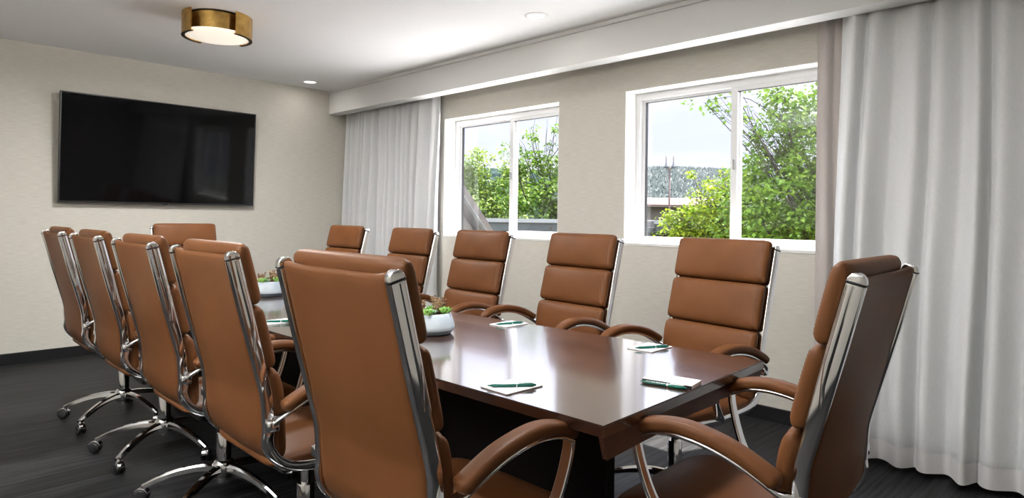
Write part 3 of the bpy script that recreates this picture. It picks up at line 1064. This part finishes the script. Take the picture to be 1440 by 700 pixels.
def bowl(x, y, R0, seed, label):
    rng = random.Random(seed)
    root = thing('succulent_bowl', (x, y, ZT + 0.0005))
    k = R0
    bm = bmesh.new()
    lathe(bm, [(0, 0.0), (0.80 * k, 0.0), (0.86 * k, 0.004), (0.985 * k, 0.020)], 48)
    obj('bowl_base', bm, M['bowl_base'], root)
    bm = bmesh.new()
    lathe(bm, [(0.985 * k, 0.020), (1.0 * k, 0.027), (0.99 * k, 0.036), (0.90 * k, 0.064), (0.815 * k, 0.085), (0.80 * k, 0.0865), (0.775 * k, 0.084), (0.80 * k, 0.070)], 48)
    obj('bowl_body', bm, M['bowl'], root)
    bm = bmesh.new()
    lathe(bm, [(0.80 * k, 0.074), (0.4 * k, 0.079), (0, 0.080)], 32)
    obj('soil', bm, M['soil'], root)
    spots = [(0.50, 0.35, 'succ_green', 0.032), (0.05, 0.55, 'succ_blue', 0.026), (0.28, -0.10, 'succ_blue', 0.024), (-0.25, 0.25, 'succ_green', 0.030), (0.45, -0.50, 'succ_green', 0.030), (-0.1, -0.45, 'succ_brown', 0.026), (-0.55, 0.05, 'succ_blue', 0.022), (0.0, 0.15, 'succ_brown', 0.022)]
    for a, b_, m_, r_ in spots:
        bm = bmesh.new()
        rosette(bm, (a * k, b_ * k, 0.077), r_ * 1.2, 26, rng, 0.62)
        obj('succulent', bm, M[m_], root)
    for a, b_, h_ in ((-0.2, 0.50, 0.055), (0.1, 0.38, 0.048), (-0.45, -0.2, 0.045), (-0.1, 0.62, 0.040), (0.25, 0.1, 0.03)):
        bm = bmesh.new()
        for _ in range(9):
            sprig(bm, (a * k + rng.uniform(-.012, .012), b_ * k + rng.uniform(-.012, .012), 0.076), h_ * rng.uniform(0.8, 1.3), rng)
        obj('sprig', bm, M['succ_brown'], root)
    return tag(root, label, 'plant', 'succulent bowls on the table')
bowl(4.405, -2.290, 0.100, 2, 'pale grey bowl of succulents beside the nearest left chair')
bowl(2.780, -2.250, 0.106, 5, 'pale grey bowl of succulents on the far half of the table')

# ------------------------------------------------------------------ outside the windows
struct('ground', box(-140, 90, 1.0, 200, -3.4, -3.2), noise_col(mat('grass_ground', (0.0825, 0.1072, 0.0413), 0.95), (0.0289, 0.0413, 0.0144), (0.0938, 0.0938, 0.0562), scale=0.8))

def obj_lists(name, V, F, m, parent=None):
    me = bpy.data.meshes.new(name)
    me.from_pydata(V, [], F)
    me.materials.append(m)
    o = bpy.data.objects.new(name, me)
    C.objects.link(o)
    if parent is not None:
        o.parent = parent
    return o

def leaves(V, F, c, r, n, size, rng, shell=0.45):
    U = rng.uniform
    for _ in range(n):
        while True:
            px_, py_, pz_ = U(-1, 1), U(-1, 1), U(-1, 1)
            q = px_ * px_ + py_ * py_ + pz_ * pz_
            if shell * shell < q <= 1: break
        p = (c[0] + px_ * r[0], c[1] + py_ * r[1], c[2] + pz_ * r[2])
        L_ = size * U(0.6, 1.25)
        a = U(0, 2 * PI); el = U(-1.1, 0.6); ro = U(-0.7, 0.7)
        ca, sa, ce, se = math.cos(a), math.sin(a), math.cos(el), math.sin(el)
        d = (ca * ce, sa * ce, se)
        h = (-sa, ca, 0.0)
        u = (-ca * se, -sa * se, ce)
        cr_, sr = math.cos(ro), math.sin(ro)
        s_ = [h[i] * cr_ + u[i] * sr for i in range(3)]
        n_ = [u[i] * cr_ - h[i] * sr for i in range(3)]
        w = L_ * 0.30
        k = len(V)
        V.append(p)
        V.append(tuple(p[i] + d[i] * L_ * .45 + s_[i] * w + n_[i] * w * .25 for i in range(3)))
        V.append(tuple(p[i] + d[i] * L_ for i in range(3)))
        V.append(tuple(p[i] + d[i] * L_ * .45 - s_[i] * w + n_[i] * w * .25 for i in range(3)))
        F.append((k, k + 1, k + 2)); F.append((k, k + 2, k + 3))

def tree(name, base, trunk_h, blobs, size, dens, seed, m, label, twigs=()):
    """blobs: (x, y, z, rx, ry, rz) in world space"""
    rng = random.Random(seed)
    root = thing(name, base)
    B = Vector(base)
    tops = Vector((0, 0, trunk_h))
    bm = bmesh.new()
    tube(bm, smooth_path([(0, 0, 0), (0.05, 0.03, trunk_h * .5), tuple(tops)], 4), 0.11, 8)
    for b_ in blobs:
        e_ = Vector(b_[:3]) - B
        q = tops * rng.uniform(0.65, 1.0)
        md = (q + e_) / 2 + Vector((rng.uniform(-.2, .2), rng.uniform(-.2, .2), 0.15))
        path = smooth_path([q, md, e_], 4)
        tube(bm, path, 0.018, 6, scales=[1 - 0.7 * i / (len(path) - 1) for i in range(len(path))])
        for _ in range(3):
            t = e_ + Vector((rng.uniform(-.8, .8) * b_[3], rng.uniform(-.8, .8) * b_[4], rng.uniform(-.4, .9) * b_[5]))
            tube(bm, smooth_path([md, (md * 0.6 + t * 0.4) + Vector((rng.uniform(-.12, .12), rng.uniform(-.12, .12), .12)), (md * 0.2 + t * 0.8) + Vector((rng.uniform(-.08, .08), rng.uniform(-.08, .08), .05)), t], 2), 0.007, 5, scales=[1, .9, .8, .7, .6, .45, .3])
    for tw_ in twigs:
        P = [Vector(p) - B for p in tw_]
        path = smooth_path(P, 4)
        tube(bm, path, 0.011, 5, scales=[1 - 0.8 * i / (len(path) - 1) for i in range(len(path))])
    obj('trunk', bm, M['bark'], root)
    LV, LF = [], []
    for b_ in blobs:
        vol = b_[3] * b_[4] * b_[5]
        # clumps inside each blob so that gaps of sky stay open
        nc = max(5, int(60 * vol ** 0.62))
        for _ in range(nc):
            while True:
                p = Vector((rng.uniform(-1, 1), rng.uniform(-1, 1), rng.uniform(-1, 1)))
                if p.length <= 1: break
            c = Vector(b_[:3]) - B + Vector((p.x * b_[3], p.y * b_[4], p.z * b_[5]))
            k = rng.uniform(0.22, 0.42) * min(b_[3], b_[5]) ** 0.5
            leaves(LV, LF, c, (k, k, k * 0.8), int(dens * k * k * 9), size, rng, 0.1)
    obj_lists('foliage', LV, LF, M[m], root)
    return tag(root, label, 'tree')

# the broad tree outside the right window
tree('tree', (3.2, 6.6, -3.2), 4.0,
     [(2.37, 6.1, 1.0, .9, .9, .6), (2.1, 5.75, 1.5, .45, .5, .55), (2.6, 6.2, 1.7, .8, .8, .6), (2.35, 6.0, 2.3, .40, .5, .35), (2.75, 6.3, 2.6, .6, .6, .6), (2.45, 6.05, 3.05, .45, .5, .35), (1.9, 5.55, 3.25, .35, .4, .18), (3.3, 6.9, 1.6, .9, .9, 1.2), (3.3, 6.9, 3.0, .9, .9, 1.0), (2.0, 5.9, 0.55, .8, .7, .5), (2.9, 6.6, 0.5, 1.0, 1.0, .5), (1.58, 5.25, 3.05, .22, .25, .10), (2.12, 5.78, 2.9, .28, .3, .22), (2.2, 5.85, 2.5, .28, .3, .2), (1.8, 5.45, 2.95, .22, .25, .12), (2.5, 6.1, 2.75, .4, .4, .3), (2.3, 5.9, 1.95, .5, .5, .4), (4.4, 7.6, 2.0, 1.2, 1.0, 1.5)],
     0.095, 105, 7, 'leaf_mid', 'broad leafy tree filling the right pane of the right window',
     twigs=[((3.1, 6.5, 1.2), (2.7, 6.2, 2.4), (2.35, 6.0, 3.5)), ((3.1, 6.5, 1.0), (2.6, 6.1, 1.9), (2.2, 5.8, 2.9)), ((2.8, 6.3, 2.4), (2.1, 5.7, 3.1), (1.6, 5.3, 3.1))])
# bright low tree in the left pane of the right window
tree('tree', (1.5, 7.2, -3.2), 3.4,
     [(1.10, 6.2, 1.3, .45, .5, .40), (0.85, 5.95, 1.05, .35, .35, .30), (1.30, 6.35, 1.75, .30, .35, .30), (1.35, 6.4, 1.05, .5, .5, .5), (0.90, 6.0, .85, .45, .45, .25), (1.2, 6.25, 1.62, .42, .45, .30), (1.45, 6.55, 1.85, .35, .4, .25), (1.0, 6.1, 1.55, .25, .3, .2), (0.72, 5.8, 1.28, .14, .2, .10), (1.7, 6.9, 1.0, .7, .7, .7), (1.1, 6.2, .5, .7, .6, .3), (1.2, 6.25, 1.0, .5, .5, .4), (0.62, 5.85, .72, .3, .3, .25), (1.55, 6.6, 1.3, .4, .4, .5), (0.80, 5.95, .95, .40, .4, .35), (0.70, 5.85, 1.22, .22, .25, .18), (1.0, 6.1, 1.25, .4, .4, .4), (0.55, 5.8, .60, .3, .3, .25), (0.95, 6.05, 2.02, .10, .12, .05), (1.3, 6.4, 2.05, .10, .12, .06)],
     0.085, 120, 9, 'leaf', 'bright yellow-green tree in the left pane of the right window')
# trees in the left window
tree('tree', (-6.2, 8.0, -3.2), 4.2,
     [(-5.5, 6.9, 1.6, .9, .9, .6), (-5.0, 7.3, 1.5, .7, .7, .7), (-5.9, 6.4, 2.0, .7, .7, .55), (-5.1, 7.2, 2.2, .55, .6, .40), (-5.6, 6.7, 2.5, .5, .5, .28), (-4.7, 7.6, 2.0, .45, .5, .45), (-6.6, 6.6, 1.9, .9, .8, .8), (-5.2, 7.1, 1.0, .9, .8, .4), (-5.35, 6.9, 2.75, .35, .4, .25), (-4.8, 7.4, 2.6, .3, .35, .35), (-5.7, 6.5, 2.3, .45, .5, .35)],
     0.105, 95, 21, 'leaf_pale', 'pale green tree in the left pane of the left window')
tree('tree', (-2.7, 6.7, -3.2), 4.8,
     [(-2.95, 6.35, 1.55, .6, .6, .45), (-3.3, 6.1, 2.0, .30, .4, .45), (-2.75, 6.55, 2.1, .38, .45, .45), (-3.1, 6.25, 2.6, .25, .3, .35), (-3.45, 6.0, 2.8, .15, .2, .25), (-2.6, 6.7, 2.7, .22, .3, .25), (-2.5, 6.8, 1.5, .6, .6, .6), (-3.4, 6.0, 1.45, .4, .45, .35), (-2.0, 7.2, 1.9, .8, .7, .8), (-2.9, 6.4, 1.2, .7, .7, .3), (-2.9, 6.4, 2.35, .35, .4, .4), (-3.3, 6.1, 2.45, .22, .25, .3), (-2.7, 6.6, 3.0, .15, .2, .3), (-3.05, 6.3, 3.1, .13, .2, .25)],
     0.10, 110, 33, 'leaf_mid', 'green tree with bare upper twigs in the right pane of the left window',
     twigs=[((-2.9, 6.4, 1.2), (-2.85, 6.45, 2.4), (-2.8, 6.5, 3.5)), ((-2.9, 6.4, 2.0), (-2.7, 6.55, 2.9), (-2.62, 6.65, 3.6)), ((-2.9, 6.4, 2.1), (-3.05, 6.3, 2.9), (-3.0, 6.35, 3.55)), ((-2.8, 6.5, 2.4), (-2.5, 6.75, 2.95), (-2.35, 6.9, 3.3)), ((-2.9, 6.4, 1.8), (-3.2, 6.1, 2.7), (-3.35, 6.0, 3.3))])

# wooded hill on the horizon
bm = bmesh.new()
g = []
for j in range(9):
    row = []
    for i in range(61):
        t = i / 60
        x = -230 + 330 * t
        y = 175 + 60 * j / 8 - (40 if j == 0 else 0) + 0.12 * x
        z = -3.2 if j == 0 else (19.5 + 2.2 * math.sin(t * 9 + 1) + 1.2 * math.sin(t * 23)) * math.sin(PI / 2 * min(1, j / 5))
        row.append(bm.verts.new((x, y, z)))
    g.append(row)
for j in range(8):
    for i in range(60):
        bm.faces.new((g[j][i], g[j][i + 1], g[j + 1][i + 1], g[j + 1][i]))
HILLM = noise_col(mat('wooded_hill', (0.0413, 0.0660, 0.0536), 1.0, spec=0.0), (0.0083, 0.0149, 0.0144), (0.0312, 0.0438, 0.0394), scale=0.35, detail=6)
hl = struct('hill', bm, HILLM, True)
rng = random.Random(5)
HV, HF = [], []
for _ in range(24000):
    t = rng.random(); j = rng.random()
    x = -150 + 110 * t
    jj = j * 5
    y = 175 + 60 * jj / 8 + 0.12 * x
    tt = (x + 230) / 330
    z = (19.5 + 2.2 * math.sin(tt * 9 + 1) + 1.2 * math.sin(tt * 23)) * math.sin(PI / 2 * min(1, jj / 5))
    r_ = rng.uniform(0.35, 0.85)
    k = len(HV)
    HV += [(x + r_, y, z + r_ * .3), (x, y + r_, z + r_ * .4), (x - r_, y, z + r_ * .2), (x, y - r_, z + r_ * .3), (x + rng.uniform(-.2, .2), y, z + r_ * rng.uniform(1.2, 1.9)), (x, y, z - r_)]
    for p_, q_ in ((0, 1), (1, 2), (2, 3), (3, 0)):
        HF += [(k + p_, k + q_, k + 4), (k + q_, k + p_, k + 5)]
hw_ = obj_lists('hill_woodland', HV, HF, leafmat('hill_trees', (0.0050, 0.0150, 0.0135), (0.0210, 0.0370, 0.0310), 0.0))
tag(hw_, 'dark green woodland covering the distant hill', 'woodland', kind='stuff')

# distant low building with a reddish roof
bd = thing('building', (-26.0, 49.0, -3.2), R(45))
obj('wall', box(-9, 5, -1.5, 3, 0, 5.55), mat('tan_wall', (0.0625, 0.0500, 0.0394), 0.9), bd, False)
bm = bmesh.new()
vs = [bm.verts.new(p) for p in ((-9.5, -2.2, 5.55), (5.5, -2.2, 5.55), (5.5, 3.5, 6.35), (-9.5, 3.5, 6.35), (-9.5, -2.2, 5.75), (5.5, -2.2, 5.75), (5.5, 3.5, 6.55), (-9.5, 3.5, 6.55))]
for f in ((0, 1, 2, 3), (4, 5, 6, 7), (0, 1, 5, 4), (1, 2, 6, 5), (2, 3, 7, 6), (3, 0, 4, 7)):
    bm.faces.new([vs[i] for i in f])
obj('roof', bm, mat('reddish_roof', (0.0875, 0.0531, 0.0400), 0.9), bd, False)
tag(bd, 'low tan building with a reddish roof below the distant hill', 'building')

# tall street lamp
lp = thing('street_lamp', (-17.4, 35.7, -3.2))
bm = bmesh.new()
tube(bm, [(0, 0, 0), (0, 0, 4), (0, 0, 8.1)], 0.075, 8, scales=[1.3, 1, .8])
obj('pole', bm, mat('rust_pole', (0.0495, 0.0268, 0.0206), 0.7), lp)
for s in (-1, 1):
    bm = bmesh.new()
    tube(bm, [(0, 0, 7.85), (s * .10, s * .10, 8.0), (s * .18, s * .18, 8.42), (s * .18, s * .18, 8.85)], 0.028, 6)
    obj('bracket', bm, M['bronze'], lp)
    bm = bmesh.new()
    lathe(bm, [(0.03, 0.45), (0.06, 0.3), (0.10, 0.15), (0.17, 0.0), (0, -0.02)], 14, (s * .18, s * .18, 8.0))
    obj('lamp_shade', bm, mat('grey_shade', (0.0660, 0.0701, 0.0742), 0.6), lp)
tag(lp, 'tall twin-headed street lamp in front of the wooded hill', 'street lamp')

# grey meter box on a post just outside the right window
pb = thing('utility_box', (2.62, 2.03, -3.2), R(45))
obj('post', box(-0.06, 0.02, -0.05, 0.05, 0, 4.34, bev=0.01), mat('grey_post', (0.0219, 0.0263, 0.0281), 0.6), pb, False)
obj('box_body', box(-0.02, 0.085, -0.06, 0.06, 4.34, 4.415, bev=0.008), mat('dark_grey_box', (0.0037, 0.0044, 0.0063), 0.6), pb, False)
tag(pb, 'dark grey box on a post at the lower left of the right window', 'utility box')

# unseen white roof below the windows, added to bounce sunlight onto the ceiling
struct('added_bounce_roof', box(-0.5, 9.0, 0.2, 5.0, 0.30, 0.42), mat('bounce_roof_white', (0.80, 0.79, 0.77), 0.8))

# sloping green-grey ledge below the right window
struct('trim_4', box(3.3, 5.9, 0.2, 0.62, 0.90, 1.035), mat('ledge_metal', (0.0495, 0.0660, 0.0598), 0.6))

# low flat roofed building behind the left window
lb = thing('annex', (-2.6, 5.6, -3.2), R(45.5))
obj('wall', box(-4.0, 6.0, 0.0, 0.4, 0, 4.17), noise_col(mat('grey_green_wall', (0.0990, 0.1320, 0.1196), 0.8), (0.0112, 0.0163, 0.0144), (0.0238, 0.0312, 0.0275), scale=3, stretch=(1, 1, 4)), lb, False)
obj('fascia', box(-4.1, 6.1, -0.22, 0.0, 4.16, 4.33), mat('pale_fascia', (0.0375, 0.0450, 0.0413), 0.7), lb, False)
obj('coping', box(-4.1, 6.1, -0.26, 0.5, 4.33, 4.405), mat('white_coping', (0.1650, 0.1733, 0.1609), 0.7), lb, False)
for k in range(14):
    obj('bolt', box(-3.7 + k * .7, -3.66 + k * .7, -0.232, -0.22, 4.20, 4.235), M['bronze'], lb, False)
tag(lb, 'flat roofed annex with a white coping below the trees in the left window', 'building')

# steep gabled wing close to the left window
gw = thing('gabled_wing', (-0.3, 1.9, -3.2))
bm = bmesh.new()
def gprism(poly, x0, x1):
    bm = bmesh.new()
    a = [bm.verts.new((x0, y, z)) for y, z in poly]
    c = [bm.verts.new((x1, y, z)) for y, z in poly]
    bm.faces.new(a); bm.faces.new(list(reversed(c)))
    for i in range(len(poly)):
        j = (i + 1) % len(poly)
        bm.faces.new((a[i], a[j], c[j], c[i]))
    return bm
zz = 3.2
# rake line through (y .03, z 1.6) and (y .58, z 1.0), relative to the wing
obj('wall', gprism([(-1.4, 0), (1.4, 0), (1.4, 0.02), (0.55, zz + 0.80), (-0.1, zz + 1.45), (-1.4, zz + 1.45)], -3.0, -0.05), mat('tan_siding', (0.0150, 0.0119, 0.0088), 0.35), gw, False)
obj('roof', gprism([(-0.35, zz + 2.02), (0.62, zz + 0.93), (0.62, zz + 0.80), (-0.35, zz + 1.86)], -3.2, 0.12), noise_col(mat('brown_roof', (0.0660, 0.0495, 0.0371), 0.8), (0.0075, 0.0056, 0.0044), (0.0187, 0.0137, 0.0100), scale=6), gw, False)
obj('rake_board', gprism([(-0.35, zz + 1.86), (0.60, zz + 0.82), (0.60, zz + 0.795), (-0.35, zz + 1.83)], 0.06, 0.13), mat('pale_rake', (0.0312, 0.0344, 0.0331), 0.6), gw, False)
for k in range(3):
    obj('window', box(-0.05, -0.035, -0.25 + k * .24, -0.06 + k * .24, zz + 0.2, zz + 1.0 - 0.2 * k), mat('dark_pane', (0.0312, 0.0344, 0.0344), 0.08, spec=0.8), gw, False)
tag(gw, 'brown steep roofed wing at the lower left of the left window', 'building')
